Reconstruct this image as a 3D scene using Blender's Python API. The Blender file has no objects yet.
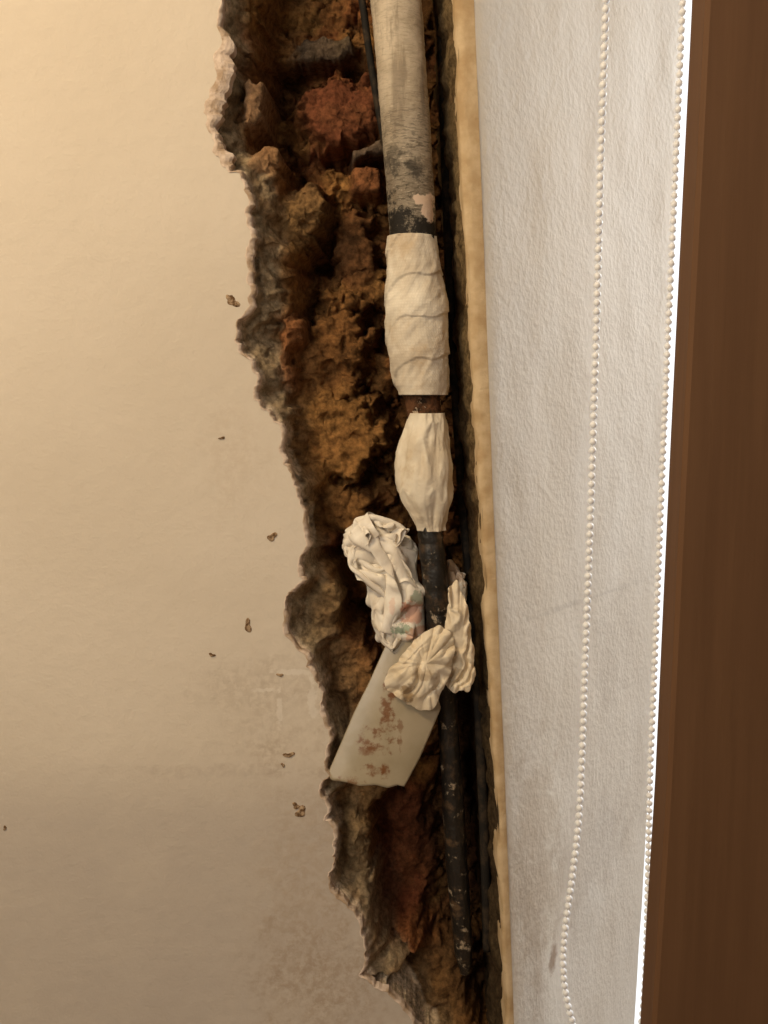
import bpy, bmesh, math, random
import numpy as np
from mathutils import Vector
random.seed(7); rng=np.random.RandomState(11)
sc=bpy.context.scene
try:
    sc.view_settings.view_transform='Standard'; sc.view_settings.look='None'
except Exception: pass
# ---------------------------------------------------------------- camera
F=950.0; D=0.95; Z0=1.35; PITCH=math.radians(7)
cam_d=bpy.data.cameras.new('camera'); cam=bpy.data.objects.new('camera',cam_d)
sc.collection.objects.link(cam); sc.camera=cam
cam.location=(0,-D,Z0); cam.rotation_euler=(math.radians(90)-PITCH,0,0)
cam_d.sensor_fit='VERTICAL'; cam_d.sensor_height=36; cam_d.lens=F/1024*36; cam_d.clip_start=0.02
def P(px,py,y=0.0):
    a=px-384.; b=512.-py
    dx=a; dy=b*math.sin(PITCH)+F*math.cos(PITCH); dz=b*math.cos(PITCH)-F*math.sin(PITCH)
    t=(y+D)/dy
    return (dx*t, y, Z0+dz*t)
def S(y): return (D+y)/F
# ---------------------------------------------------------------- numpy noise
PERM=rng.permutation(512); 
def h3(ix,iy,iz):
    return PERM[(PERM[(PERM[ix&511]+iy)&511]+iz)&511]/511.0
def vn(x,y,z=0.0):
    x=np.asarray(x,float); y=np.asarray(y,float); z=np.zeros_like(x)+z
    ix=np.floor(x).astype(int); iy=np.floor(y).astype(int); iz=np.floor(z).astype(int)
    fx=x-ix; fy=y-iy; fz=z-iz
    fx=fx*fx*fx*(fx*(fx*6-15)+10); fy=fy*fy*fy*(fy*(fy*6-15)+10); fz=fz*fz*fz*(fz*(fz*6-15)+10)
    def L(a,b,t): return a+(b-a)*t
    c=L(L(L(h3(ix,iy,iz),h3(ix+1,iy,iz),fx),L(h3(ix,iy+1,iz),h3(ix+1,iy+1,iz),fx),fy),
        L(L(h3(ix,iy,iz+1),h3(ix+1,iy,iz+1),fx),L(h3(ix,iy+1,iz+1),h3(ix+1,iy+1,iz+1),fx),fy),fz)
    return c*2-1
def fbm(x,y,z=0.0,o=4):
    s=0;a=1.;f=1.;t=0
    for i in range(o):
        s=s+a*vn(x*f+i*17.3,y*f+i*9.1,z*f if not np.isscalar(z) else z+i*3.7); t+=a; a*=.5; f*=2.03
    return s/t
def vor(x,y,seed=0):
    x=np.asarray(x,float);y=np.asarray(y,float)
    ix=np.floor(x).astype(int); iy=np.floor(y).astype(int)
    f1=np.full(x.shape,9.);f2=np.full(x.shape,9.);cid=np.zeros(x.shape)
    for dx in(-1,0,1):
        for dy in(-1,0,1):
            jx=ix+dx;jy=iy+dy
            cx=jx+h3(jx,jy,np.full(jx.shape,seed));cy=jy+h3(jx,jy,np.full(jx.shape,seed+5))
            d=np.hypot(cx-x,cy-y); c=h3(jx,jy,np.full(jx.shape,seed+9))
            m=d<f1
            f2=np.where(m,f1,np.minimum(f2,d)); cid=np.where(m,c,cid); f1=np.where(m,d,f1)
    return f1,f2,cid
def ss(a,b,x):
    t=np.clip((x-a)/(b-a),0,1); return t*t*(3-2*t)
# ---------------------------------------------------------------- helpers
def link(o,parent=None):
    sc.collection.objects.link(o)
    if parent: o.parent=parent
    return o
def mesh_obj(name,verts,faces,mat=None,smooth=True,parent=None,uv=None,col=None):
    me=bpy.data.meshes.new(name); me.from_pydata([tuple(v) for v in verts],[],faces); me.update()
    if smooth: me.polygons.foreach_set('use_smooth',[True]*len(me.polygons))
    if mat: me.materials.append(mat)
    if uv is not None:
        l=me.uv_layers.new(name='UVMap'); idx=np.zeros(len(me.loops),dtype=np.int32); me.loops.foreach_get('vertex_index',idx)
        l.data.foreach_set('uv',np.asarray(uv,float)[idx].ravel())
    if col is not None:
        a=me.color_attributes.new('Col','FLOAT_COLOR','POINT')
        c=np.ones((len(verts),4)); c[:,:3]=col; a.data.foreach_set('color',c.ravel())
    o=bpy.data.objects.new(name,me); return link(o,parent)
def grid_faces(nu,nv,wrap=False):
    f=[]
    for j in range(nv-1):
        for i in range(nu if wrap else nu-1):
            a=j*nu+i;b=j*nu+(i+1)%nu
            f.append((a,b,b+nu,a+nu))
    return f
def empty(name,loc=(0,0,0)):
    e=bpy.data.objects.new(name,None); e.empty_display_size=.05; sc.collection.objects.link(e); return e
class M:
    def __init__(s,name,rough=.8,spec=.3):
        s.m=bpy.data.materials.new(name); s.m.use_nodes=True; s.nt=s.m.node_tree; s.n=s.nt.nodes; s.l=s.nt.links
        s.b=s.n['Principled BSDF']; s.b.inputs['Roughness'].default_value=rough
        s.b.inputs['Specular IOR Level'].default_value=spec
        s.tc=s.n.new('ShaderNodeTexCoord')
    def set(s,inp,v):
        if hasattr(v,'links') or isinstance(v,bpy.types.NodeSocket): s.l.new(v,inp)
        else:
            try: inp.default_value=v
            except Exception: inp.default_value=(*v,1) if len(v)==3 else v
    def coord(s,sc_=(1,1,1),src='Object'):
        mp=s.n.new('ShaderNodeMapping'); mp.inputs['Scale'].default_value=sc_; s.l.new(s.tc.outputs[src],mp.inputs['Vector']); return mp.outputs[0]
    def noise(s,scale,detail=4,rough=.55,co=None,dist=0):
        n=s.n.new('ShaderNodeTexNoise'); n.inputs['Scale'].default_value=scale; n.inputs['Detail'].default_value=detail
        n.inputs['Roughness'].default_value=rough; n.inputs['Distortion'].default_value=dist
        s.l.new(co if co else s.tc.outputs['Object'],n.inputs['Vector']); return n.outputs['Fac']
    def ramp(s,v,a,b,lo=0.,hi=1.):
        r=s.n.new('ShaderNodeMapRange'); r.interpolation_type='SMOOTHSTEP'
        s.l.new(v,r.inputs[0]); r.inputs[1].default_value=a;r.inputs[2].default_value=b;r.inputs[3].default_value=lo;r.inputs[4].default_value=hi
        return r.outputs[0]
    def math(s,op,a,b=0.,clamp=False):
        m=s.n.new('ShaderNodeMath'); m.operation=op; m.use_clamp=clamp
        s.set(m.inputs[0],a); s.set(m.inputs[1],b); return m.outputs[0]
    def mix(s,f,a,b,mode='MIX'):
        m=s.n.new('ShaderNodeMix'); m.data_type='RGBA'; m.blend_type=mode
        s.set(m.inputs[0],f)
        for i,v in ((6,a),(7,b)):
            if isinstance(v,bpy.types.NodeSocket): s.l.new(v,m.inputs[i])
            else: m.inputs[i].default_value=(*v,1)
        return m.outputs[2]
    def bump(s,h,strength=.3,dist=.002,prev=None):
        b=s.n.new('ShaderNodeBump'); b.inputs['Strength'].default_value=strength; b.inputs['Distance'].default_value=dist
        s.l.new(h,b.inputs['Height'])
        if prev: s.l.new(prev,b.inputs['Normal'])
        return b.outputs[0]
    def spot(s,cx,cz,rx,rz,wob=.6,nscale=60,soft=.35):
        if not hasattr(s,'xyz'):
            q=s.n.new('ShaderNodeSeparateXYZ'); s.l.new(s.tc.outputs['Object'],q.inputs[0]); s.xyz=q
        key=('n',nscale)
        if not hasattr(s,'nc'): s.nc={}
        if key not in s.nc: s.nc[key]=s.noise(nscale,4,.65)
        a=s.math('DIVIDE',s.math('SUBTRACT',s.xyz.outputs[0],cx),rx); b=s.math('DIVIDE',s.math('SUBTRACT',s.xyz.outputs[2],cz),rz)
        r=s.math('SQRT',s.math('ADD',s.math('MULTIPLY',a,a),s.math('MULTIPLY',b,b)))
        r=s.math('ADD',r,s.math('MULTIPLY',s.math('SUBTRACT',s.nc[key],.5),wob*4))
        return s.ramp(r,1-soft,1+soft,1,0)
    def color(s,v): s.set(s.b.inputs['Base Color'],v if isinstance(v,bpy.types.NodeSocket) else (*v,1)); return s
    def normal(s,v): s.l.new(v,s.b.inputs['Normal']); return s
def W(px,py,y=0): p=P(px,py,y); return p[0],p[2]
# ---------------------------------------------------------------- materials
# painted wall
m=M('cream_wall_paint',.75,.25)
base=m.mix(m.ramp(m.noise(3,3),.35,.7),(.62,.545,.45),(.67,.595,.50))
q=m.n.new('ShaderNodeSeparateXYZ'); m.l.new(m.tc.outputs['Object'],q.inputs[0]); m.xyz=q
low=m.ramp(q.outputs[2],W(100,830)[1],W(100,740)[1],1,0)  # greyer lower wall: grime plus downward shading painted into the base colour
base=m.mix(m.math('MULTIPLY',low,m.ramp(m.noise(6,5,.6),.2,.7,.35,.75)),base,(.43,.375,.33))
# grime smudges
for (px,py,rx,rz,st,c) in [(265,700,.055,.045,.3,(.36,.29,.22)),(305,880,.045,.15,.38,(.40,.30,.21)),(215,772,.10,.006,.24,(.36,.29,.24)),
                           (330,980,.07,.06,.45,(.32,.23,.16)),(235,460,.03,.05,.2,(.45,.34,.24))]:
    cx,cz=W(px,py); sp=m.spot(cx,cz,rx,rz,.9,28,.75)
    base=m.mix(m.math('MULTIPLY',m.math('MULTIPLY',sp,m.ramp(m.noise(110,5,.7),.35,.62)),st),base,c)
# white scrape
for (px,py,rx,rz) in [(290,672,.022,.003),(262,690,.012,.002),(312,700,.004,.02),(280,710,.003,.02)]:
    cx,cz=W(px,py); base=m.mix(m.math('MULTIPLY',m.spot(cx,cz,rx,rz,.8,110,.3),.5),base,(.74,.68,.60))
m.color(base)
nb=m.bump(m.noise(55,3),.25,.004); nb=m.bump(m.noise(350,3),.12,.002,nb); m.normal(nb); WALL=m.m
# plaster edge
m=M('broken_plaster',.95,.1); m.color(m.mix(m.ramp(m.noise(60,5),.36,.60),(.44,.32,.22),(.74,.61,.51))); m.normal(m.bump(m.noise(200,5,.7),.6,.003)); PLASTER=m.m
# rubble with colour attribute
m=M('rubble_brick_mortar',.95,.08)
at=m.n.new('ShaderNodeAttribute'); at.attribute_name='Col'
v=m.ramp(m.noise(140,6,.7),.3,.7,.55,1.45)
comb=m.n.new('ShaderNodeCombineColor'); 
for i in range(3): m.l.new(v,comb.inputs[i])
c=m.mix(1,at.outputs['Color'],comb.outputs[0],'MULTIPLY')
c=m.mix(m.math('MULTIPLY',m.ramp(m.noise(420,3,.6),.6,.72),.3),c,(.24,.145,.066))
c=m.mix(m.math('MULTIPLY',m.ramp(m.noise(36,5,.65),.55,.72),.6),c,(.022,.012,.006))
m.color(c)
nb=m.bump(m.noise(60,5,.6),.6,.008); nb=m.bump(m.noise(300,5,.7),.7,.003,nb); m.normal(nb); RUB=m.m
# reveal paint
m=M('white_textured_paint',.7,.3)
q=m.n.new('ShaderNodeSeparateXYZ'); m.l.new(m.tc.outputs['Object'],q.inputs[0]); m.xyz=q
base=m.mix(m.ramp(m.noise(4,4),.35,.7),(.83,.77,.66),(.87,.83,.74))
co=m.coord((1,1,.12)); base=m.mix(m.math('MULTIPLY',m.ramp(m.noise(40,4,.6,co),.5,.75),.08),base,(.5,.45,.38))
base=m.mix(m.math('MULTIPLY',m.ramp(m.noise(9,6,.7),.56,.72),.10),base,(.50,.43,.34))
for (px,py,rx,rz,st,c) in [(610,612,.09,.003,.2,(.4,.36,.3)),(552,955,.006,.014,.7,(.28,.15,.07)),(600,880,.08,.06,.28,(.5,.42,.33)),(530,850,.03,.12,.3,(.5,.38,.25)),(640,680,.03,.06,.2,(.5,.42,.33))]:
    cx,cz=W(px,py,.08); base=m.mix(m.math('MULTIPLY',m.spot(cx,cz,rx,rz,.9,40,.6),st),base,c)
m.color(base)
nb=m.bump(m.noise(150,2,.5),.32,.0028); nb=m.bump(m.noise(22,3),.2,.006,nb); m.normal(nb); REV=m.m
m=M('yellowed_plaster_edge',.85,.2); m.color(m.mix(m.ramp(m.noise(35,5),.3,.7),(.44,.305,.165),(.64,.50,.32))); m.normal(m.bump(m.noise(120,5,.7),.5,.003)); EDGE=m.m
# pipe upper
def pipe_mat():
    m=M('dirty_painted_pipe',.7,.3)
    q=m.n.new('ShaderNodeSeparateXYZ'); m.l.new(m.tc.outputs['Object'],q.inputs[0]); m.xyz=q
    b=m.mix(m.ramp(m.noise(25,6,.65),.3,.7),(.42,.345,.25),(.64,.55,.43))
    zt=W(400,60,.04)[1]; zb=W(400,210,.04)[1]
    g=m.ramp(m.math('ADD',q.outputs[2],m.math('MULTIPLY',m.math('SUBTRACT',m.noise(30,5,.65),.5),.16)),zb,zt,1,0)
    b=m.mix(m.math('MULTIPLY',g,.78),b,(.18,.148,.11))
    co=m.coord((1,1,5)); s1=m.ramp(m.noise(110,4,.65,co),.50,.60)
    b=m.mix(m.math('MULTIPLY',s1,m.ramp(g,0,1,.2,.75)),b,(.09,.075,.055))
    s2=m.ramp(m.noise(150,4,.7,co),.58,.64); b=m.mix(m.math('MULTIPLY',s2,.6),b,(.56,.49,.39))
    co3=m.coord((1,1,.15)); s3=m.ramp(m.noise(60,4,.65,co3),.53,.66); b=m.mix(m.math('MULTIPLY',s3,.55),b,(.18,.14,.10))
    sm=m.ramp(m.noise(32,5,.7),.54,.66); b=m.mix(m.math('MULTIPLY',m.math('MULTIPLY',sm,g),.85),b,(.03,.025,.02))
    k=m.ramp(m.math('ADD',q.outputs[2],m.math('MULTIPLY',m.math('SUBTRACT',m.noise(55,6,.75),.5),.20)),W(0,225,.04)[1],W(0,203,.04)[1],1,0)
    b=m.mix(k,b,(.018,.015,.012))
    cx,cz=W(428,210,.03); b=m.mix(m.spot(cx,cz,.006,.015,.55,90,.12),b,(.72,.56,.44))
    cx,cz=W(421,203,.03); b=m.mix(m.spot(cx,cz,.009,.005,.55,90,.12),b,(.70,.54,.42))
    m.color(b); m.normal(m.bump(m.noise(200,5,.7,co),.6,.002)); return m.m
PIPE=pipe_mat()
m=M('black_bitumen_pipe',.38,.5)
b=m.mix(m.ramp(m.noise(45,6,.7),.5,.66),(.014,.012,.010),(.09,.055,.03))
b=m.mix(m.ramp(m.noise(60,6,.75),.58,.64),b,(.34,.27,.19)); m.color(b); m.normal(m.bump(m.noise(120,5,.7),.6,.003)); BLACK=m.m
m=M('rusty_iron_pipe',.95,.08)
b=m.mix(m.ramp(m.noise(60,6,.7),.40,.62),(.03,.02,.014),(.15,.07,.035)); b=m.mix(m.ramp(m.noise(70,4,.7),.58,.62),b,(.45,.36,.27)); m.color(b); m.normal(m.bump(m.noise(160,5,.7),.9,.004)); RUST=m.m
m=M('black_cable_sheath',.8,.2); m.color(m.mix(m.ramp(m.noise(60,5,.7),.45,.65),(.015,.013,.011),(.05,.035,.022))); CABLE=m.m
# gauze
m=M('gauze_bandage',.95,.1)
co=m.coord((1,1,1),'UV')
w1=m.n.new('ShaderNodeTexWave'); w1.bands_direction='X'; w1.inputs['Scale'].default_value=110; w1.inputs['Distortion'].default_value=1.5; w1.inputs['Detail Scale'].default_value=3; m.l.new(co,w1.inputs[0])
w2=m.n.new('ShaderNodeTexWave'); w2.bands_direction='Y'; w2.inputs['Scale'].default_value=110; w2.inputs['Distortion'].default_value=1.5; m.l.new(co,w2.inputs[0])
wv=m.math('MULTIPLY',w1.outputs['Fac'],w2.outputs['Fac'])
b=m.mix(m.ramp(m.noise(35,5,.6),.3,.7),(.61,.53,.42),(.80,.74,.63)); b=m.mix(m.math('MULTIPLY',m.ramp(wv,0,.6,1,0),.12),b,(.40,.32,.21)); b=m.mix(m.math('MULTIPLY',m.ramp(m.noise(22,6,.65),.52,.70),.5),b,(.44,.30,.16))
m.color(b); nb=m.bump(wv,.15,.001); m.normal(m.bump(m.noise(45,5,.55),.5,.004,nb)); GAUZE=m.m
def cloth(name,c1,c2,stain=None,st=.4,rough=.85,bs=.35):
    m=M(name,rough,.25); b=m.mix(m.ramp(m.noise(40,4,.6),.3,.7),c1,c2)
    if stain: b=m.mix(m.math('MULTIPLY',m.ramp(m.noise(26,6,.65),.53,.7),st),b,stain)
    m.color(b); m.normal(m.bump(m.noise(70,5,.6,dist=.8),bs,.003))
    return m
WRAP=cloth('tissue_wrap',(.64,.55,.42),(.79,.72,.59),(.48,.34,.18),.5,bs=.5).m
tm=cloth('tissue_paper',(.74,.67,.57),(.90,.85,.76),(.58,.43,.27),.3,bs=.2)
src=tm.b.inputs['Base Color'].links[0].from_socket
for (px,py,rx,rz,c,s_) in [(413,612,.012,.013,(.62,.25,.14),.65),(403,628,.011,.006,(.22,.34,.22),.7),(418,596,.006,.007,(.25,.36,.25),.6),(392,604,.003,.010,(.70,.40,.30),.4),(455,575,.014,.015,(.6,.32,.14),.4),(415,632,.011,.007,(.66,.32,.18),.6)]:
    cx,cz=W(px,py,.03); src=tm.mix(tm.math('MULTIPLY',tm.spot(cx,cz,rx,rz,.8,120,.2),s_),src,c)
tm.color(src); TISSUE=tm.m
m=M('translucent_plastic',.33,.5)
b=m.mix(m.ramp(m.noise(20,4),.3,.7),(.34,.28,.18),(.45,.38,.27))
for (px,py,rx,rz,s_) in [(388,715,.005,.022,.9),(380,742,.012,.009,.85),(372,770,.010,.004,.8),(352,779,.014,.003,.7),(403,700,.012,.002,.6),(385,772,.003,.008,.8),(400,735,.002,.012,.6),(366,752,.006,.003,.6),(395,690,.002,.012,.5)]:
    cx,cz=W(px,py,0.0); b=m.mix(m.math('MULTIPLY',m.math('MULTIPLY',m.spot(cx,cz,rx*1.3,rz*1.3,.9,95,.3),m.ramp(m.noise(90,4,.65),.36,.54)),s_),b,(.19,.07,.018))
m.color(b); m.b.inputs['Transmission Weight'].default_value=.12
m.normal(m.bump(m.noise(30,3),.15,.004)); PLAST=m.m
m=M('brown_wood',.6,.25)
co=m.coord((14,14,.7)); g=m.noise(6,5,.55,co,.3); co2=m.coord((60,60,1.2)); g2=m.noise(14,4,.6,co2)
b=m.mix(m.ramp(g,.2,.8),(.110,.054,.025),(.135,.068,.032)); b=m.mix(m.math('MULTIPLY',m.ramp(g2,.45,.75),.10),b,(.07,.03,.012)); m.color(b); m.normal(m.bump(g2,.06,.001)); WOOD=m.m
m=M('white_plastic_beads',.3,.5); m.color(m.mix(m.noise(8),(.86,.88,.91),(.90,.92,.95))); BEAD=m.m
m=M('white_window_frame',.4,.5); m.color(m.mix(m.noise(5),(.78,.78,.76),(.84,.84,.82))); FRAME=m.m
m=M('blind_fabric',.9,.2); m.color(m.mix(m.noise(200),(.7,.68,.62),(.78,.76,.7))); BLIND=m.m
m=M('floor_boards',.5,.4); co=m.coord((3,30,1)); m.color(m.mix(m.noise(6,4,.6,co),(.22,.13,.07),(.36,.24,.14))); FLOORM=m.m
m=M('ceiling_paint',.9,.2); m.color(m.mix(m.noise(3),(.78,.76,.72),(.82,.80,.77))); CEILM=m.m
m=M('clear_glass',.02,.5)
tr=m.n.new('ShaderNodeBsdfTransparent'); gl=m.n.new('ShaderNodeBsdfGlossy'); gl.inputs['Roughness'].default_value=.02
mx=m.n.new('ShaderNodeMixShader'); fr=m.n.new('ShaderNodeFresnel'); m.l.new(fr.outputs[0],mx.inputs[0]); m.l.new(tr.outputs[0],mx.inputs[1]); m.l.new(gl.outputs[0],mx.inputs[2])
m.l.new(mx.outputs[0],m.n['Material Output'].inputs[0]); GLASS=m.m
# ---------------------------------------------------------------- outlines
HOLE=[(236,-170),(228,-120),(233,-70),(226,-30),(222,0),(219,30),(214,60),(210,90),(208,120),(213,150),(222,165),(240,173),(248,195),(251,230),(247,260),(252,290),(241,318),(235,340),(247,358),(258,380),(255,400),(270,415),(282,440),(289,470),(300,500),(304,530),(299,560),(303,580),(289,592),(284,613),(291,640),(306,655),(314,675),(322,700),(329,730),(325,760),(331,775),(319,790),(324,820),(335,850),(329,872),(341,900),(359,920),(366,950),(359,975),(381,990),(401,1005),(413,1024),(430,1050),(455,1085),(480,1110),(515,1130)]
def jag(pts,amp,it):
    r=random.Random(3)
    for k in range(it):
        out=[]
        for a,b in zip(pts[:-1],pts[1:]):
            L=math.hypot(b[0]-a[0],b[1]-a[1]); nx,ny=-(b[1]-a[1])/max(L,.01),(b[0]-a[0])/max(L,.01)
            o=r.uniform(-1,1)*amp*L
            out+= [a,((a[0]+b[0])/2+nx*o,(a[1]+b[1])/2+ny*o)]
        out.append(pts[-1]); pts=out
    return pts
HJ=jag(HOLE,.20,3)
def edgeL(py):
    return float(np.interp(py,[-400,0,250,500,760,1024,1400],[433,454,466,480,494,506,523]))
def edgeR(py):
    return float(np.interp(py,[-400,0,250,500,760,1024,1400],[451,474,484,493,504,514,531]))
# ---- wall skin
TOPZ=2.7
def py_for_z(z,y=0):
    lo,hi=-3000.,6000.
    for _ in range(60):
        mid=(lo+hi)/2
        if P(384,mid,y)[2]>z: lo=mid
        else: hi=mid
    return lo
poly=[(-2.0,TOPZ),(-2.0,0.0)]
poly.append((W(540,1200)[0],0.0)); 
poly.append(W(509,1130))
hp=[W(*p) for p in HJ]; 
for p in reversed(hp[:-1]): poly.append(p)
xt=W(edgeL(-170),-170); poly.append(xt); poly.append((xt[0]-.03,TOPZ))
wall=empty('wall_back')
bm=bmesh.new(); vs=[bm.verts.new((x,0,z)) for x,z in poly]; f=bm.faces.new(vs); bm.normal_update()
if f.normal.y>0: f.normal_flip()
ret=bmesh.ops.extrude_face_region(bm,geom=[f]); nv=[g for g in ret['geom'] if isinstance(g,bmesh.types.BMVert)]
for v_ in nv: v_.co.y+=.007
bmesh.ops.recalc_face_normals(bm,faces=bm.faces[:])
for fc in bm.faces: fc.material_index=0 if len(fc.verts)>8 else 1
bmesh.ops.triangulate(bm,faces=[fc for fc in bm.faces if len(fc.verts)>8])
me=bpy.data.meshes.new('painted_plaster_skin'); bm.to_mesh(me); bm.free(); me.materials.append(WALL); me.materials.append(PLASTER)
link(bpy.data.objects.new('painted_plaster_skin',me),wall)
# ---- thin chipped paint/plaster lip following the hole edge
HP=np.array(HJ)
lv=[];fine=[]
for a,b in zip(HP[:-1],HP[1:]):
    n=max(1,int(np.hypot(*(b-a))/1.5))
    for i in range(n): fine.append(a+(b-a)*i/n)
fine=np.array(fine); tg=np.gradient(fine,axis=0)
for _ in range(24): tg=(np.roll(tg,1,0)+tg+np.roll(tg,-1,0))/3
nrm=np.stack([tg[:,1],-tg[:,0]],-1); nrm/=np.maximum(np.hypot(nrm[:,0],nrm[:,1])[:,None],1e-6)
topk=ss(20,60,fine[:,1])*(1-ss(160,178,fine[:,1]))
nz1=fbm(fine[:,1]/18,fine[:,0]/40,14.,2); nz2=fbm(fine[:,1]/4,fine[:,0]/9,24.,2)
wd=1.4+3.4*np.clip(fbm(fine[:,1]/14,fine[:,0]/14,4.,3)+.4,0,1)+topk*(11+8*nz1+1.5*nz2)+4*ss(170,200,fine[:,1])*(1-ss(300,330,fine[:,1]))*.7+5*(1-ss(10,40,fine[:,1]))*np.clip(nz1+.5,0,1)
for i,(p,n,w_,tk) in enumerate(zip(fine,nrm,wd,topk)):
    prof=[(-.8,-.0006),(.0,-.0009),(.35*w_,-.0004-.0006*tk),(.7*w_,.0005),(w_,.0020+.001*tk),(w_+.6,.010+.006*tk)]
    for k,(t_,yy) in enumerate(prof):
        q=P(p[0]+n[0]*t_,p[1]+n[1]*t_*.5,0); lv.append((q[0],yy,q[2]))
mesh_obj('chipped_plaster_lip',lv,grid_faces(6,len(fine)),PLASTER,False,wall)
# ---- rubble cavity heightfield
us=np.arange(176,540,1.6); vsy=np.arange(-185,1150,1.6)
U,V=np.meshgrid(us,vsy); 
d=np.full(U.shape,1e9)
xe=np.interp(V,HP[:,1],HP[:,0])
for a,b in zip(HP[:-1],HP[1:]):
    r0=np.searchsorted(vsy,min(a[1],b[1])-70); r1=np.searchsorted(vsy,max(a[1],b[1])+70)
    if r1<=r0: continue
    UU=U[r0:r1];VV=V[r0:r1]; ab=b-a; L2=max((ab**2).sum(),1e-6)
    t=np.clip(((UU-a[0])*ab[0]+(VV-a[1])*ab[1])/L2,0,1)
    dd=np.hypot(UU-a[0]-t*ab[0],VV-a[1]-t*ab[1]); d[r0:r1]=np.minimum(d[r0:r1],dd)
d=np.minimum(d,70); sd=np.where(U>xe,d,-d)
n1=fbm(U/60,V/60,1.5); n2=fbm(U/22+5,V/22,3.3,5); n3=fbm(U/7,V/7,7.7,4); n4=fbm(U/40+11,V/40+3,8.3,4)
wx=U+14*fbm(U/30,V/30,9.)+5*n3; wy=V+14*fbm(U/30+40,V/30,2.)+4*n3
f1,f2,cid=vor(wx/50,wy/56,2); g1,g2,cid2=vor(wx/15,wy/17,4)
crev=1-ss(0,.14,f2-f1); crev2=1-ss(0,.2,g2-g1)
rw=np.interp(V,[-200,0,60,170,250,330,400,480,560,640,700,780,860,930,1000,1150],[16,18,22,30,26,34,30,14,16,30,34,22,34,36,20,14])+10*n1
dep=.005+.004*ss(-2,3,sd)+.010*ss(1,10+6*n1,sd)+.018*ss(8,rw,sd)+.086*ss(rw,rw+28,sd)
dep+= (cid-.5)*.024*ss(6,40,sd)+crev*.008*ss(4,30,sd)
dep+= (cid2-.5)*.004*ss(2,14,sd)+n2*.011*ss(2,20,sd)+n3*.0035*ss(1,8,sd)+n4*.022*ss(14,45,sd)
colr=np.zeros(U.shape+(3,))
def C(r,g,b): return np.array([r,g,b])
G=1.05
ochre=C(.19,.094,.034)*G; grey=C(.26,.20,.125)*1.1; red=C(.165,.050,.021)*G; sand=C(.28,.148,.050)*G; pale=C(.56,.45,.33)
def mixc(c,m_,k): return c*(1-m_[...,None])+k*m_[...,None]
colr[:]=ochre
colr=mixc(colr,ss(-.1,.5,fbm(U/45+9,V/45,5.))*.7,red)
colr=mixc(colr,ss(.05,.5,fbm(U/30+2,V/30,15.))*.7,sand)
colr=mixc(colr,ss(.5,.9,cid)*.5,C(.11,.05,.021)*G)
colr=mixc(colr,(1-ss(rw-8,rw+6,sd))*.9,grey)
colr=mixc(colr,(1-ss(rw-8,rw+6,sd))*ss(0,.5,n1+n2)*.5,C(.24,.14,.065))
def patch(cu,cv,w,h,ang,depth,color,tilt=0,mixr=.8,p=4,soft=.33,bumpy=.006,rg=1.):
    global dep,colr
    a=math.radians(ang); x=(U-cu)*math.cos(a)+(V-cv)*math.sin(a); y=-(U-cu)*math.sin(a)+(V-cv)*math.cos(a)
    r=(np.abs(x/(w/2))**p+np.abs(y/(h/2))**p)**(1/p)+(.38*n2+.13*n3)*rg
    mk=1-ss(1-soft,1+soft*.6,r)
    tgt=depth+tilt*y/1000+bumpy*n2+.002*n3+.008*r*r
    dep=dep*(1-mk)+tgt*mk; colr=mixc(colr,mk*mixr,color*G)
for (vv,u0,u1,w) in [(132,290,400,8),(250,300,420,8),(30,260,400,6),(560,320,420,10)]:
    k=np.exp(-((V-vv-10*n1-8*n2)/w)**2)*ss(u0-20,u0+10,U)*(1-ss(u1,u1+20,U)); dep+=k*.035
patch(335,80,92,84,-16,.086,C(.135,.046,.024),p=4,bumpy=.008,rg=.85)
patch(372,122,60,14,-22,.095,C(.12,.098,.075),p=3)
patch(318,10,80,30,-6,.100,C(.09,.078,.06),p=3,rg=1)
patch(250,95,24,62,8,.022,C(.25,.155,.09),p=3)
patch(264,153,38,36,20,.018,C(.28,.16,.08),p=2.2)
patch(365,160,38,40,-10,.078,C(.20,.08,.036),p=2.6,rg=.8)
patch(298,205,56,70,25,.046,C(.19,.115,.05),p=2.2,bumpy=.014)
patch(350,230,50,90,-5,.098,C(.12,.056,.025),p=3)
patch(290,350,28,84,-3,.028,C(.25,.105,.045),p=5,bumpy=.004,rg=.6)
patch(330,350,80,130,10,.076,C(.18,.086,.031),p=2.4,bumpy=.016)
patch(335,440,100,110,14,.062,C(.24,.124,.042),p=2.4,bumpy=.014,tilt=-.1)
patch(335,520,90,60,5,.068,C(.18,.092,.033),p=2.4,bumpy=.012)
patch(322,615,40,60,5,.026,C(.20,.135,.07),p=2.4,bumpy=.010)
patch(350,690,50,100,-12,.052,C(.20,.108,.044),p=2.4,bumpy=.012)
patch(365,815,66,46,-15,.048,C(.23,.138,.062),p=2.4,bumpy=.012)
patch(408,890,70,150,-3,.105,C(.115,.030,.014),p=3,bumpy=.010,rg=.8)
patch(350,860,40,70,-10,.033,C(.19,.13,.068),p=2.4,bumpy=.010)
patch(430,1020,130,80,-3,.072,C(.12,.066,.028),p=2.4,tilt=-.2,bumpy=.012)
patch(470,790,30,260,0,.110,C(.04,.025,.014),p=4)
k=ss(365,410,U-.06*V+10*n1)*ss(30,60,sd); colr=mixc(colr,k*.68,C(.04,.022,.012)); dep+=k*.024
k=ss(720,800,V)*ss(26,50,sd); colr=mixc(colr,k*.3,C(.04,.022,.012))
rimm=(1-ss(3,7+4*n1,sd+2*n3)); colr=mixc(colr,rimm,pale)
eL=np.array([edgeL(v) for v in vsy])[:,None]
dep=np.minimum(np.maximum(dep,.0055+.003*ss(-3,1,sd)),.165); dep=np.where(sd<-1,np.maximum(.009,.008-sd*.0006),dep)
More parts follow.
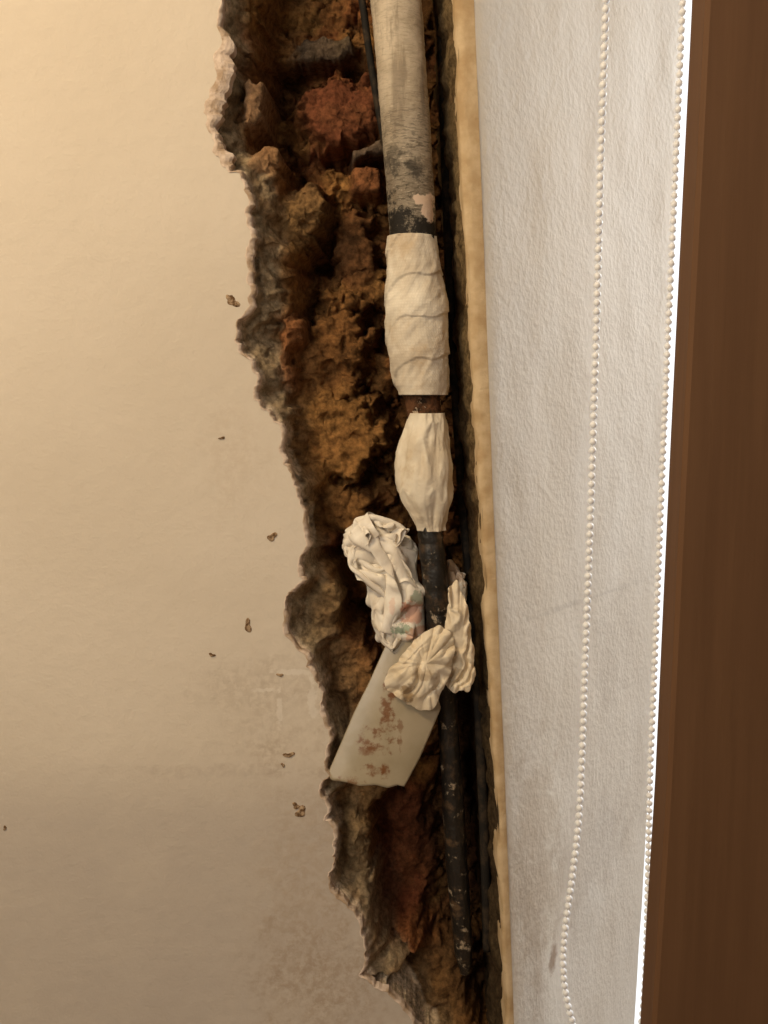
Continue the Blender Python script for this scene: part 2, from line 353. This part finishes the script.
dep=np.where(U>eL+2,np.maximum(dep,.12),dep)
b_=512.-V; dy=b_*math.sin(PITCH)+F*math.cos(PITCH); dz=b_*math.cos(PITCH)-F*math.sin(PITCH); t=D/dy
X=(U-384.)*t; Z=Z0+dz*t
ox=.005*fbm(U/9,V/9,21.)*ss(4,20,sd); oz=.005*fbm(U/9,V/9,31.)*ss(4,20,sd)
verts=np.stack([X+ox,dep,Z+oz],-1).reshape(-1,3)
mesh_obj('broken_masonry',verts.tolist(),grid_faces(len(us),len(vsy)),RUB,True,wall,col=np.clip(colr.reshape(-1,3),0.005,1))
# right hand side of the chase, rough mortar
nv_=420; nd=40; vv=np.linspace(-185,1150,nv_); dd_=np.linspace(0,1,nd)
A,B=np.meshgrid(dd_,vv)
eLx=np.array([P(edgeL(v),v,0)[0] for v in vv])[:,None]; zz=np.array([P(450,v,0)[2] for v in vv])[:,None]+0*A
nn=fbm(A*5,B/25,2.2,5)
Xs=eLx+.002-.012*ss(0,.6,A)+.007*nn*ss(0,.1,A)+.003*fbm(A*14,B/8,6.,3)*ss(0,.1,A)
Ys=.003+A*.162
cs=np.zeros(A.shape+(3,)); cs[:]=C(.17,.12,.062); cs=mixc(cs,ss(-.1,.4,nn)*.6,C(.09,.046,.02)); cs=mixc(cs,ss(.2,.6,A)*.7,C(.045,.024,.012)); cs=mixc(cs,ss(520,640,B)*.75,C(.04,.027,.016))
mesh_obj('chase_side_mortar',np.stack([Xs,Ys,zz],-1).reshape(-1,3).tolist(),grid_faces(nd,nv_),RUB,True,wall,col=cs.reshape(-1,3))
def box(name,x0,x1,y0,y1,z0,z1,mat,parent=None,bev=0):
    bm=bmesh.new(); bmesh.ops.create_cube(bm,size=1)
    for v in bm.verts: v.co=((x0+x1)/2+v.co.x*(x1-x0),(y0+y1)/2+v.co.y*(y1-y0),(z0+z1)/2+v.co.z*(z1-z0))
    if bev: bmesh.ops.bevel(bm,geom=bm.edges[:],offset=bev,segments=3,affect='EDGES')
    me=bpy.data.meshes.new(name); bm.to_mesh(me); bm.free(); me.materials.append(mat); return link(bpy.data.objects.new(name,me),parent)
zh=W(0,-180)[1]; zl=W(0,1145)[1]
m=M('core_masonry',.95,.1); m.color(m.mix(m.noise(20,5),(.16,.08,.03),(.26,.15,.07))); CORE=m.m
YR=.30
box('masonry_core_left',-2,-.215,.02,.40,0,TOPZ,CORE,wall)
box('masonry_core_rear',-.215,.13,.175,.40,0,TOPZ,CORE,wall)
box('masonry_core_top',-.215,.04,.02,.175,zh+.002,TOPZ,CORE,wall)
box('masonry_core_bottom',-.215,.11,.02,.175,0,zl-.002,CORE,wall)
# ---------------------------------------------------------------- reveal
def revEnd(py): return float(np.interp(py,[-400,0,450,750,1024,1500],[702,684,665,650,635,612]))
rev=empty('wall_window_reveal')
zrows=np.concatenate([[TOPZ],np.linspace(P(0,-250)[2],P(0,1250)[2],160),[0.0]])
V0=[]
uu=np.linspace(0,1,60); nz=len(zrows)
for z in zrows:
    py=py_for_z(z,0); py=max(-400,min(1500,py)); pyb=max(-400,min(1500,py_for_z(z,YR)))
    xl=P(edgeR(py),py,0)[0]; xr=P(revEnd(pyb),pyb,YR)[0]
    for k in uu:
        x=xl+(xr-xl)*k; y=YR*k
        r=.0022*float(fbm(np.array(x*22),np.array(z*9),3.,3))
        rnd=.004*math.exp(-k*40)
        V0.append((x+r*.5,y-r*.8+rnd,z))
mesh_obj('reveal_plaster',V0,grid_faces(60,nz),REV,True,rev)
V1=[]
for z in zrows:
    py=max(-400,min(1500,py_for_z(z,0)))
    wob=1.2*float(fbm(np.array(z*30),np.array(.5),3.,3)); wob2=.8*float(fbm(np.array(z*90),np.array(4.5),3.,3))
    xa=P(edgeL(py)+wob*2.4+wob2,py,0)[0]; xb=P(edgeR(py)+.5,py,0)[0]
    V1+= [(xa+.001,.135,z),(xa,.006,z),(xa+.0015,.003+.001*wob,z),((xa+xb)/2,.0015,z),(xb,.0035,z)]
mesh_obj('cut_plaster_edge',V1,grid_faces(5,nz),EDGE,True,rev)
V2=[]
for z in (TOPZ,0.0):
    py=max(-400,min(1500,py_for_z(z,0))); pyb=max(-400,min(1500,py_for_z(z,YR)))
    xl=P(edgeR(py),py,0)[0]; xr=P(revEnd(pyb),pyb,YR)[0]
    V2+=[(xl+.02,.06,z),(xr-.012,YR+.006,z),(xr-.012,.40,z),(.12,.40,z),(.12,.16,z)]
mesh_obj('reveal_core',V2,[(0,1,6,5),(1,2,7,6),(2,3,8,7),(3,4,9,8),(4,0,5,9),(0,4,3,2,1),(5,6,7,8,9)],CORE,False,rev)
# ---------------------------------------------------------------- window
win=empty('window_1')
box('frame_right_stile',1.65,1.71,.31,.37,.0,TOPZ,FRAME,win,.004)
box('frame_top_rail',.46,1.65,.31,.37,2.5,TOPZ,FRAME,win,.004)
box('frame_sill_rail',.46,1.65,.31,.37,.0,.12,FRAME,win,.004)
box('frame_mullion',1.05,1.09,.31,.37,.12,2.5,FRAME,win,.004)
mesh_obj('glass',[(.42,.34,.12),(1.65,.34,.12),(1.65,.34,2.5),(.42,.34,2.5)],[(0,1,2,3)],GLASS,False,win)
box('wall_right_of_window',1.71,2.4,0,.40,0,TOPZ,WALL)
# ---------------------------------------------------------------- door (brown wood in the foreground)
YD=-.22
def doorE(z):
    py=py_for_z(z,YD+.035); return P(float(np.interp(py,[-900,0,450,780,1024,2000],[724,691,669,654,639,600])),py,YD+.035)[0]
door=empty('door_1')
Vd=[];zs=np.linspace(2.1,0.01,60)
for z in zs:
    xe_=doorE(max(.75,min(1.9,z))); xr=xe_+.75
    Vd+=[(xe_+.003,YD+.035,z),(xe_,YD+.032,z),(xe_+.001,YD+.004,z),(xe_+.004,YD,z),(xe_+.02,YD-.0005,z),(xe_+.03,YD-.0005,z),(xe_+.05,YD-.0005,z),(xr,YD,z),(xr,YD+.035,z)]
fd=grid_faces(9,60,True); fd.append(tuple(range(8,-1,-1))); fd.append(tuple(range(59*9,60*9)))
mesh_obj('door_leaf',Vd,fd,WOOD,False,door)
# ---------------------------------------------------------------- tubes
def tube(name,keys,y,mat,rad=None,n=72,step=1.6,parent=None,cap=True,sq=1.0):
    pys=[k[1] for k in keys]; L=pys[-1]-pys[0]; ns=max(4,int(L/step)); verts=[];uv=[]
    for j in range(ns+1):
        py=pys[0]+L*j/ns
        cx=float(np.interp(py,pys,[k[0] for k in keys])); r=float(np.interp(py,pys,[k[2] for k in keys]))
        yy=float(np.interp(py,pys,[(k[3] if len(k)>3 else y) for k in keys])); c=P(cx,py,yy); s=S(yy)
        th=np.linspace(0,2*math.pi,n,endpoint=False); rr=np.full(n,r)
        if rad is not None: rr=rad(th,py,rr)
        for k in range(n):
            verts.append((c[0]+rr[k]*s*math.cos(th[k]),c[1]+rr[k]*s*math.sin(th[k])*sq,c[2])); uv.append((th[k]*r*s,c[2]))
    f=grid_faces(n,ns+1,True)
    if cap: f.append(tuple(range(n-1,-1,-1))); f.append(tuple(range(ns*n,ns*n+n)))
    return mesh_obj(name,verts,f,mat,True,parent,uv=uv)
def smoothkeys(keys,k=8):
    a=np.array([list(q)+([0]*(4-len(q))) for q in keys],float); out=[]
    n=len(a)
    for i in range(n-1):
        p0=a[max(0,i-1)];p1=a[i];p2=a[i+1];p3=a[min(n-1,i+2)]
        for j in range(k):
            t=j/k; q=.5*((2*p1)+(-p0+p2)*t+(2*p0-5*p1+4*p2-p3)*t*t+(-p0+3*p1-3*p2+p3)*t**3)
            q[1]=p1[1]+(p2[1]-p1[1])*t; out.append(tuple(q))
    out.append(tuple(a[-1])); return out
YP=.035
pipe=empty('water_pipe')
def rp(th,py,r): return r+.5*fbm(np.cos(th)*2+3,np.sin(th)*2,py/30.,3)+.35*vn(np.cos(th)*7,np.sin(th)*7,np.full(th.shape,py/4.))
tube('upper_pipe',[(393,-190,24,YP),(396,0,24,YP),(403,90,23.5,YP),(411,200,23,YP),(413,242,22,YP)],YP,PIPE,rp,parent=pipe)
tube('iron_pipe',[(421,386,17),(423,400,17.5),(425,424,17)],YP,RUST,rp,parent=pipe)
def rl(th,py,r):
    k=0
    if py<632: k=1.4*(abs(math.sin(py/7.5))**.4-.6)*(1 if 535<py<560 or 590<py<615 else .35)
    return r+k+.9*fbm(np.cos(th)*2+1,np.sin(th)*2,py/18.,3)
tube('lower_pipe',smoothkeys([(429,520,11,YP),(431,540,12.5,YP),(434,570,13,YP),(438,610,13,YP+.003),(443,660,12,YP+.01),(448,720,10.5,YP+.018),(453,800,11.5,YP+.024),(457,870,11.5,YP+.028),(461,920,10.5,YP+.03),(464,955,9,YP+.032),(465,973,5,YP+.034)]),YP,BLACK,rl,parent=pipe)
tube('electrical_cable',smoothkeys([(436,-190,4.5,.085),(441,0,4.5,.085),(450,300,4.5,.085),(462,500,4.5,.085),(474,640,4.5,.075),(481,760,5,.06),(485,860,5,.06),(487,950,4.5,.07)]),.07,CABLE,None,n=20,step=4)
tube('shadow_line_cable',smoothkeys([(350,-190,3.5,.075),(362,0,3.5,.078),(372,70,3.5,.082),(386,150,3.5,.085),(402,240,3.5,.085),(412,330,3.5,.09)]),.07,CABLE,None,n=20,step=4)  # added cable; its dark line stands in for the thin shadow beside the pipe
def rb(th,py,r):
    ph=(py+ 17*np.cos(th+.6)+6*np.sin(2*th)+3*vn(np.cos(th)*2,np.sin(th)*2,np.full(th.shape,py/40.)))/41.0; saw=ph-np.floor(ph)
    wr=1.6*saw+ .7*np.sin(th*5+py/9.)*(.3+.7*saw)*.5
    cr=1-2*np.abs(fbm(np.cos(th)*1.5+py/60.,np.sin(th)*1.5,py/16.+np.cos(th)*1.5,3))
    return r-1.2+wr+1.8*fbm(np.cos(th)*1.7+7,np.sin(th)*1.7,py/22.,3)+1.1*cr-.5
tube('gauze_bandage_wrap',smoothkeys([(412,237,24,YP),(412.5,255,26,YP),(414,275,28,YP),(416,300,31,YP),(416.5,335,31.5,YP),(419,362,29.5,YP),(422,385,26.5,YP),(423.5,395,25,YP)]),YP,GAUZE,rb,n=140,step=1.0)
def rt(th,py,r):
    t=(py-415)/115.; fold=1.3*np.sin(th*7+3*t+3*fbm(np.cos(th)*1.2,np.sin(th)*1.2,py/40.,2))*(abs(t-.45)*1.4+.15)
    rid=5.5*(np.abs(fbm(np.cos(th)*1.8+t,np.sin(th)*1.8,py/24.,3)))
    return r+fold-rid+1.9+.5*fbm(np.cos(th)*5,np.sin(th)*5,py/8.,2)
tube('tissue_wrap',smoothkeys([(425,413,18,YP),(425,424,20,YP),(423.5,440,24,YP),(423.5,460,27,YP),(424,480,27.5,YP),(426,500,24.5,YP),(428.5,515,18,YP),(430,524,14,YP),(431,530,13,YP)]),YP,WRAP,rt,n=140,step=1.0)
# ---------------------------------------------------------------- crumpled paper: small position based cloth solver
def crumple(n,size,path,depth,seed,steps=240,iters=8,asp=1.0,press=.35):
    r_=np.random.RandomState(seed); l=size/(n-1)
    gy,gx=np.meshgrid(np.linspace(-.5,.5,n)*size*asp,np.linspace(-.5,.5,n)*size)
    p=np.stack([gx,gy,0*gx],-1)
    for k in range(3): p[...,2]+=.12*size/(k+1)*vn(gx/size*(2+3*k)+seed,gy/size*(2+3*k)+seed*2.,seed+k*5.)
    q=r_.randn(3,3); q,_=np.linalg.qr(q); p=p@q.T
    v=np.zeros_like(p); path=np.array(path,float); rm=path[:,2].mean()
    lx=l; ly=l*asp; ld=math.hypot(lx,ly)
    dn=[]
    for a,b in zip(path[:-1],path[1:]):
        for i in range(8): dn.append(a+(b-a)*i/8)
    dn.append(path[-1]); dn=np.array(dn)
    def con(a,b,L,k):
        dd=b-a; d_=np.sqrt((dd**2).sum(-1,keepdims=True))+1e-9; c=(k*.5*(d_-L)/d_)*dd; a+=c; b-=c
    for s in range(steps):
        t=min(1,s/(steps*.8)); e=(1-t)**1.3
        old=p.copy()
        p=p+v*.88
        p=p+np.stack([vn(gx/size*4+s*.02,gy/size*4,seed+i*7.) for i in range(3)],-1)*.0006*(1-t)
        add=e*(size*.6)
        ysq=depth/rm; ysq=ysq+(1-ysq)*e
        for it in range(iters):
            for par in (0,1):
                m_=(n-par)//2; con(p[par:par+2*m_:2],p[par+1:par+1+2*m_:2],lx,1.)
                con(p[:,par:par+2*m_:2],p[:,par+1:par+1+2*m_:2],ly,1.)
            for par in (0,1):
                a=p[par:n-1:2,:-1]; b=p[par+1:n:2,1:]
                con(a,b,ld,.35); a=p[par:n-1:2,1:]; b=p[par+1:n:2,:-1]; con(a,b,ld,.35)
            for off in (0,1,2,3):
                a=p[off:n-2:4]; b=p[off+2:n:4][:a.shape[0]]; con(a[:b.shape[0]],b,2*lx,.05)
                a=p[:,off:n-2:4]; b=p[:,off+2:n:4][:,:a.shape[1]]; con(a[:,:b.shape[1]],b,2*ly,.05)
            if it%2==0:
                fl=p.reshape(-1,3)
                best=np.full(len(fl),1e9); cx=np.zeros(len(fl)); cz=np.zeros(len(fl)); rr_=np.zeros(len(fl))
                yy=fl[:,1]/ysq
                for (ax,az,ar) in dn:
                    q_=np.sqrt((fl[:,0]-ax)**2+(fl[:,2]-az)**2+yy**2)-ar
                    mk=q_<best; best=np.where(mk,q_,best); cx=np.where(mk,ax,cx); cz=np.where(mk,az,cz); rr_=np.where(mk,ar,rr_)
                dx=fl[:,0]-cx; dz=fl[:,2]-cz; L=np.sqrt(dx**2+dz**2+yy**2)+1e-9
                lump=1+.28*vn(dx/L*2+seed,dz/L*2+cz*40,yy/L*2+seed*1.3)
                lim=rr_*lump+add; k=np.where(L>lim,1-press*(1-lim/L),1.)
                fl[:,0]=cx+dx*k; fl[:,2]=cz+dz*k; fl[:,1]*=k
        v=p-old; vm=np.sqrt((v**2).sum(-1,keepdims=True)); v*=np.minimum(1,.004/(vm+1e-9))
    return p
def paper(name,y,pts,depth,seed,mat,parent,n=60,size=.25,asp=1.0,steps=240,press=.35):
    s=S(y); c=P(pts[0][0],pts[0][1],y)
    path=[]
    for (px,py,r) in pts:
        w_=P(px,py,y); path.append((w_[0]-c[0],w_[2]-c[2],r*s))
    if len(path)==1: path=[path[0],(path[0][0]+.001,path[0][1],path[0][2])]
    p=crumple(n,size,path,depth,seed,steps,asp=asp,press=press)
    vt=(p+np.array(c)).reshape(-1,3)
    ob=mesh_obj(name,vt.tolist(),grid_faces(n,n),mat,True,parent)
    sb=ob.modifiers.new('subd','SUBSURF'); sb.levels=1; sb.render_levels=1
    return ob
def fan(name,outline,pinch,y0,bulge,mat,seed,folds=0,famp=0,crump=6,na=260,nr=90,parent=None,edge_y=.0,sx_=20,sy_=26,rot=0,rough=1.0,ruff=2.0):
    o=np.array(outline+[outline[0]],float); seg=np.hypot(*(o[1:]-o[:-1]).T); cum=np.concatenate([[0],np.cumsum(seg)])
    s=np.linspace(0,cum[-1],na,endpoint=False); ox=np.interp(s,cum,o[:,0]); oy=np.interp(s,cum,o[:,1])
    for _ in range(3): ox=(np.roll(ox,1)+2*ox+np.roll(ox,-1))/4; oy=(np.roll(oy,1)+2*oy+np.roll(oy,-1))/4
    ang=np.arange(na)/na*2*math.pi; verts=[]
    wob=1+.09*fbm(np.cos(ang)*4+seed,np.sin(ang)*4,seed,3)
    ca,sa=math.cos(math.radians(rot)),math.sin(math.radians(rot))
    for j in range(nr):
        r=j/(nr-1)
        px=pinch[0]+(ox-pinch[0])*r*wob; py=pinch[1]+(oy-pinch[1])*r*wob
        qx=px*ca+py*sa; qy=-px*sa+py*ca
        wpx=qx+13*vn(qx/24,qy/24,seed+1.)+2*vn(qx/9,qy/9,seed+4.); wpy=qy+13*vn(qx/24+7,qy/24,seed+2.)+2*vn(qx/9+3,qy/9,seed+6.)
        b1=np.abs(vn(wpx/sx_,wpy/sy_,seed*1.7))
        b2=1-np.abs(vn(wpx/sx_*1.9+9,wpy/sy_*1.6,seed*2.9))*2
        b3=np.abs(vn(wpx/sx_*4.1,wpy/sy_*3.6+5,seed*.7))
        h=bulge*(1-r**2.6)+crump*(np.minimum(b1*2.2,1.0)*1.6-.8)+crump*.45*b2+crump*.22*b3*rough
        h=h+ruff*(r**3)*np.sin(ang*9+3*fbm(np.cos(ang)*2,np.sin(ang)*2,seed+9.,2)*3)
        if famp:
            fo=np.abs(np.sin(ang*folds/2+2.2*fbm(np.cos(ang)*1.5,np.sin(ang)*1.5,seed+r*1.2,2)+seed))*2-1
            h=h+famp*fo*(r**.8)
        yy=y0+edge_y*r-h/1000.
        for k in range(na): verts.append(P(px[k],py[k],yy[k]))
    ob=mesh_obj(name,verts,grid_faces(na,nr,True),mat,True,parent)
    so=ob.modifiers.new('thickness','SOLIDIFY'); so.thickness=.0009; so.offset=1
    return ob
tis=empty('crumpled_tissue')
paper('large_wad',.044,[(370,543,30),(384,550,30),(388,578,28),(396,598,32),(397,622,29)],.026,3,TISSUE,tis,n=92,size=.44,steps=230)
paper('loose_sheet',.028,[(400,534,15),(372,536,24),(358,560,17),(386,572,24),(402,590,18),(384,618,16),(394,640,12)],.014,17,TISSUE,tis,n=80,size=.31,steps=220,press=.2)
paper('side_wad',.062,[(454,562,11),(458,585,11),(460,598,8)],.012,23,TISSUE,tis,size=.13,n=36)
bag=empty('torn_tissue_flap')
FM=cloth('yellowed_tissue',(.66,.55,.39),(.81,.72,.57),(.40,.25,.09),.5,.6,bs=.15)
src=FM.b.inputs['Base Color'].links[0].from_socket
for (px,py,rx,rz,s_) in [(408,692,.006,.010,.7),(424,672,.012,.006,.45),(455,678,.008,.008,.4)]:
    cx,cz=W(px,py,0.0); src=FM.mix(FM.math('MULTIPLY',FM.spot(cx,cz,rx,rz,.8,100,.35),s_),src,(.24,.13,.035))
FM.color(src); FL=FM.m
fan('hanging_part',[(449,590),(457,582),(465,600),(470,622),(474,650),(475,676),(469,690),(455,694),(446,686),(443,668),(445,650),(445,630),(448,610)],(458,650),.012,7,FL,31,crump=5.5,parent=bag,sx_=12,sy_=60,rot=8,rough=.4)
fan('front_part',[(415,640),(428,632),(440,624),(452,632),(455,650),(450,672),(441,692),(436,706),(424,710),(408,706),(394,695),(385,683),(391,668),(402,656)],(426,664),-.001,9,FL,41,folds=5,famp=2,crump=3.4,parent=bag,edge_y=.004,sx_=20,sy_=46,rot=38,rough=.4)
# ---------------------------------------------------------------- plastic offcut
ol=[(388,640),(396,636),(410,640),(425,655),(441,708),(432,730),(420,758),(407,782),(404,787),(398,785),(388,788),(376,785),(360,786),(345,782),(331,780),(328,773),(340,745),(354,712),(370,680)]
o=np.array(ol+[ol[0]],float); cum=np.concatenate([[0],np.cumsum(np.hypot(*(o[1:]-o[:-1]).T))]); s=np.linspace(0,cum[-1],180,endpoint=False)
ox=np.interp(s,cum,o[:,0]);oy=np.interp(s,cum,o[:,1])
vv_=[];nr=30
for j in range(nr):
    r=j/(nr-1)
    for k in range(180):
        px=386+(ox[k]-386)*r; py=715+(oy[k]-715)*r
        a=math.radians(22); across=((px-386)*math.cos(a)+(py-715)*math.sin(a))
        y=.028-.034*(py-640)/145.+ .006*(across/40.)**2
        vv_.append(P(px,py,y))
pl=mesh_obj('plastic_sheet_offcut',vv_,grid_faces(180,nr,True),PLAST,True); so=pl.modifiers.new('thickness','SOLIDIFY'); so.thickness=.0014
# ---------------------------------------------------------------- wall chips and splatters
chips=[(233,302,6,5),(229,297,3,3),(272,537,5,4),(248,626,4,6),(212,655,3,2),(289,755,5,3),(301,812,6,5),(296,806,4,3),(280,675,3,2),(222,438,3,1.5),(5,828,2,2),(283,765,2,2)]
Vc=[];Fc=[]
for i,(px,py,rx,ry) in enumerate(chips):
    n=18; b0=len(Vc)
    for ring,(rr,hh) in enumerate([(1,0.0002),(.75,-.0012),(.4,-.0010)]):
        for k in range(n):
            a=2*math.pi*k/n; w=1+.3*math.sin(a*2+i*1.7)+.22*math.sin(a*3+i*2)
            p=P(px+rx*rr*w*math.cos(a),py+ry*rr*w*math.sin(a),0); Vc.append((p[0],hh,p[2]))
    p=P(px,py,0);Vc.append((p[0],-.0004,p[2]))
    for r_ in range(2):
        for k in range(n): a=b0+r_*n+k;b=b0+r_*n+(k+1)%n; Fc.append((a,b,b+n,a+n))
    for k in range(n): Fc.append((b0+2*n+k,b0+2*n+(k+1)%n,len(Vc)-1))
m=M('mortar_splatter_mat',.9,.2); m.color(m.mix(m.ramp(m.noise(180,4,.7),.4,.6),(.12,.065,.03),(.42,.30,.19))); m.normal(m.bump(m.noise(300,3),.6,.002))
mesh_obj('mortar_splatter',Vc,Fc,m.m,True)
# ---------------------------------------------------------------- roller blind + chain
bl=empty('roller_blind')
c1=[(611,-1000,.055),(606,0,.055),(601,150,.055),(597,300,.055),(591,500,.055),(585.5,650,.055),(580,800,.055),(573,870,.056),(565.5,925,.058),(563,965,.060),(568,1005,.062),(580,1040,.066),(600,1065,.075),(620,1070,.085),(638,1040,.1),(645,980,.115),(648,880,.12),(650,780,.12),(654,680,.12),(664,430,.12),(672,250,.12),(683,0,.12),(700,-1000,.12)]
pts=[Vector(P(*q)) for q in c1]
zt=2.3
pts[0]=Vector((pts[1].x-.002,.07,zt)); pts[-1]=Vector((pts[-2].x-.002,.12,zt))
sm=[]
for i in range(len(pts)-1):
    if (pts[i]-pts[i+1]).length>.3: sm+= [pts[i].lerp(pts[i+1],j/20) for j in range(20)]; continue
    p0=pts[max(0,i-1)] if (pts[max(0,i-1)]-pts[i]).length<.35 else pts[i]; p3=pts[min(len(pts)-1,i+2)]
    if (p3-pts[i+1]).length>.35: p3=pts[i+1]
    p1,p2=pts[i],pts[i+1]
    for j in range(24):
        t=j/24; sm.append(.5*((2*p1)+(-p0+p2)*t+(2*p0-5*p1+4*p2-p3)*t*t+(-p0+3*p1-3*p2+p3)*t**3))
sm.append(pts[-1])
bm=bmesh.new(); bmesh.ops.create_icosphere(bm,subdivisions=2,radius=.0040); bv=np.array([v.co[:] for v in bm.verts]); bf=[tuple(v.index for v in f.verts) for f in bm.faces]; bm.free()
BV=[];BF=[];acc=0;sp=.0090;prev=sm[0]; cents=[]
for p in sm[1:]:
    L=(p-prev).length
    if L<1e-7: continue
    while acc+L>=sp:
        t=(sp-acc)/L; prev=prev.lerp(p,t); L=(p-prev).length; acc=0; cents.append(prev.copy())
        if L<1e-7: break
    acc+=L; prev=p
for c in cents:
    o_=len(BV); BV+= (bv+np.array(c)).tolist(); BF+=[tuple(i+o_ for i in f) for f in bf]
mesh_obj('bead_chain',BV,BF,BEAD,True,bl)
cu=bpy.data.curves.new('chain_cord','CURVE'); cu.dimensions='3D'; cu.bevel_depth=.0009; spn=cu.splines.new('POLY'); spn.points.add(len(sm)-1)
for i,p in enumerate(sm): spn.points[i].co=(*p,1)
cu.materials.append(BEAD); link(bpy.data.objects.new('chain_cord',cu),bl)
bm=bmesh.new(); bmesh.ops.create_cone(bm,cap_ends=True,segments=32,radius1=.022,radius2=.022,depth=.85)
for v in bm.verts: v.co=(v.co.z+.80,v.co.x+.10,v.co.y+2.3)
me=bpy.data.meshes.new('blind_roll'); bm.to_mesh(me); bm.free(); me.materials.append(BLIND); link(bpy.data.objects.new('blind_roll',me),bl)
bm=bmesh.new(); bmesh.ops.create_cone(bm,cap_ends=True,segments=32,radius1=.03,radius2=.03,depth=.02)
for v in bm.verts: v.co=(v.co.z+.36,v.co.x+.10,v.co.y+2.3)
me=bpy.data.meshes.new('chain_wheel'); bm.to_mesh(me); bm.free(); me.materials.append(FRAME); link(bpy.data.objects.new('chain_wheel',me),bl)
box('floor',-2,2.4,-2.5,.40,-.05,0,FLOORM)
box('ceiling',-2,2.4,-2.5,.40,TOPZ,TOPZ+.05,CEILM)
# ---------------------------------------------------------------- light
w=bpy.data.worlds.new('world'); sc.world=w; w.use_nodes=True; nt=w.node_tree; bg=nt.nodes['Background']
tc=nt.nodes.new('ShaderNodeTexCoord'); sx=nt.nodes.new('ShaderNodeSeparateXYZ'); nt.links.new(tc.outputs['Generated'],sx.inputs[0])
mr=nt.nodes.new('ShaderNodeMapRange'); mr.inputs[1].default_value=0.0; mr.inputs[2].default_value=.15; nt.links.new(sx.outputs[1],mr.inputs[0])
mxx=nt.nodes.new('ShaderNodeMix'); mxx.data_type='RGBA'; nt.links.new(mr.outputs[0],mxx.inputs[0])
mxx.inputs[6].default_value=(.11,.092,.072,1); mxx.inputs[7].default_value=(1.25,1.28,1.3,1)
nt.links.new(mxx.outputs[2],bg.inputs[0]); bg.inputs[1].default_value=1.0
def area(name,loc,target,size,power,col):
    l=bpy.data.lights.new(name,'AREA'); l.shape='DISK'; l.size=size; l.energy=power; l.color=col
    o=bpy.data.objects.new(name,l); sc.collection.objects.link(o); o.location=loc
    o.rotation_euler=(Vector(target)-Vector(loc)).to_track_quat('-Z','Y').to_euler(); return o
area('ceiling_lamp',(-.85,-1.0,2.35),(-.4,0,1.6),.35,16,(1,.75,.44))
area('room_daylight',(-.9,-2.0,1.85),(0,0,1.45),.65,15.5,(1,.89,.75))
area('window_daylight',(1.5,.95,1.9),(.3,.2,1.3),.9,29,(1,.97,.93))
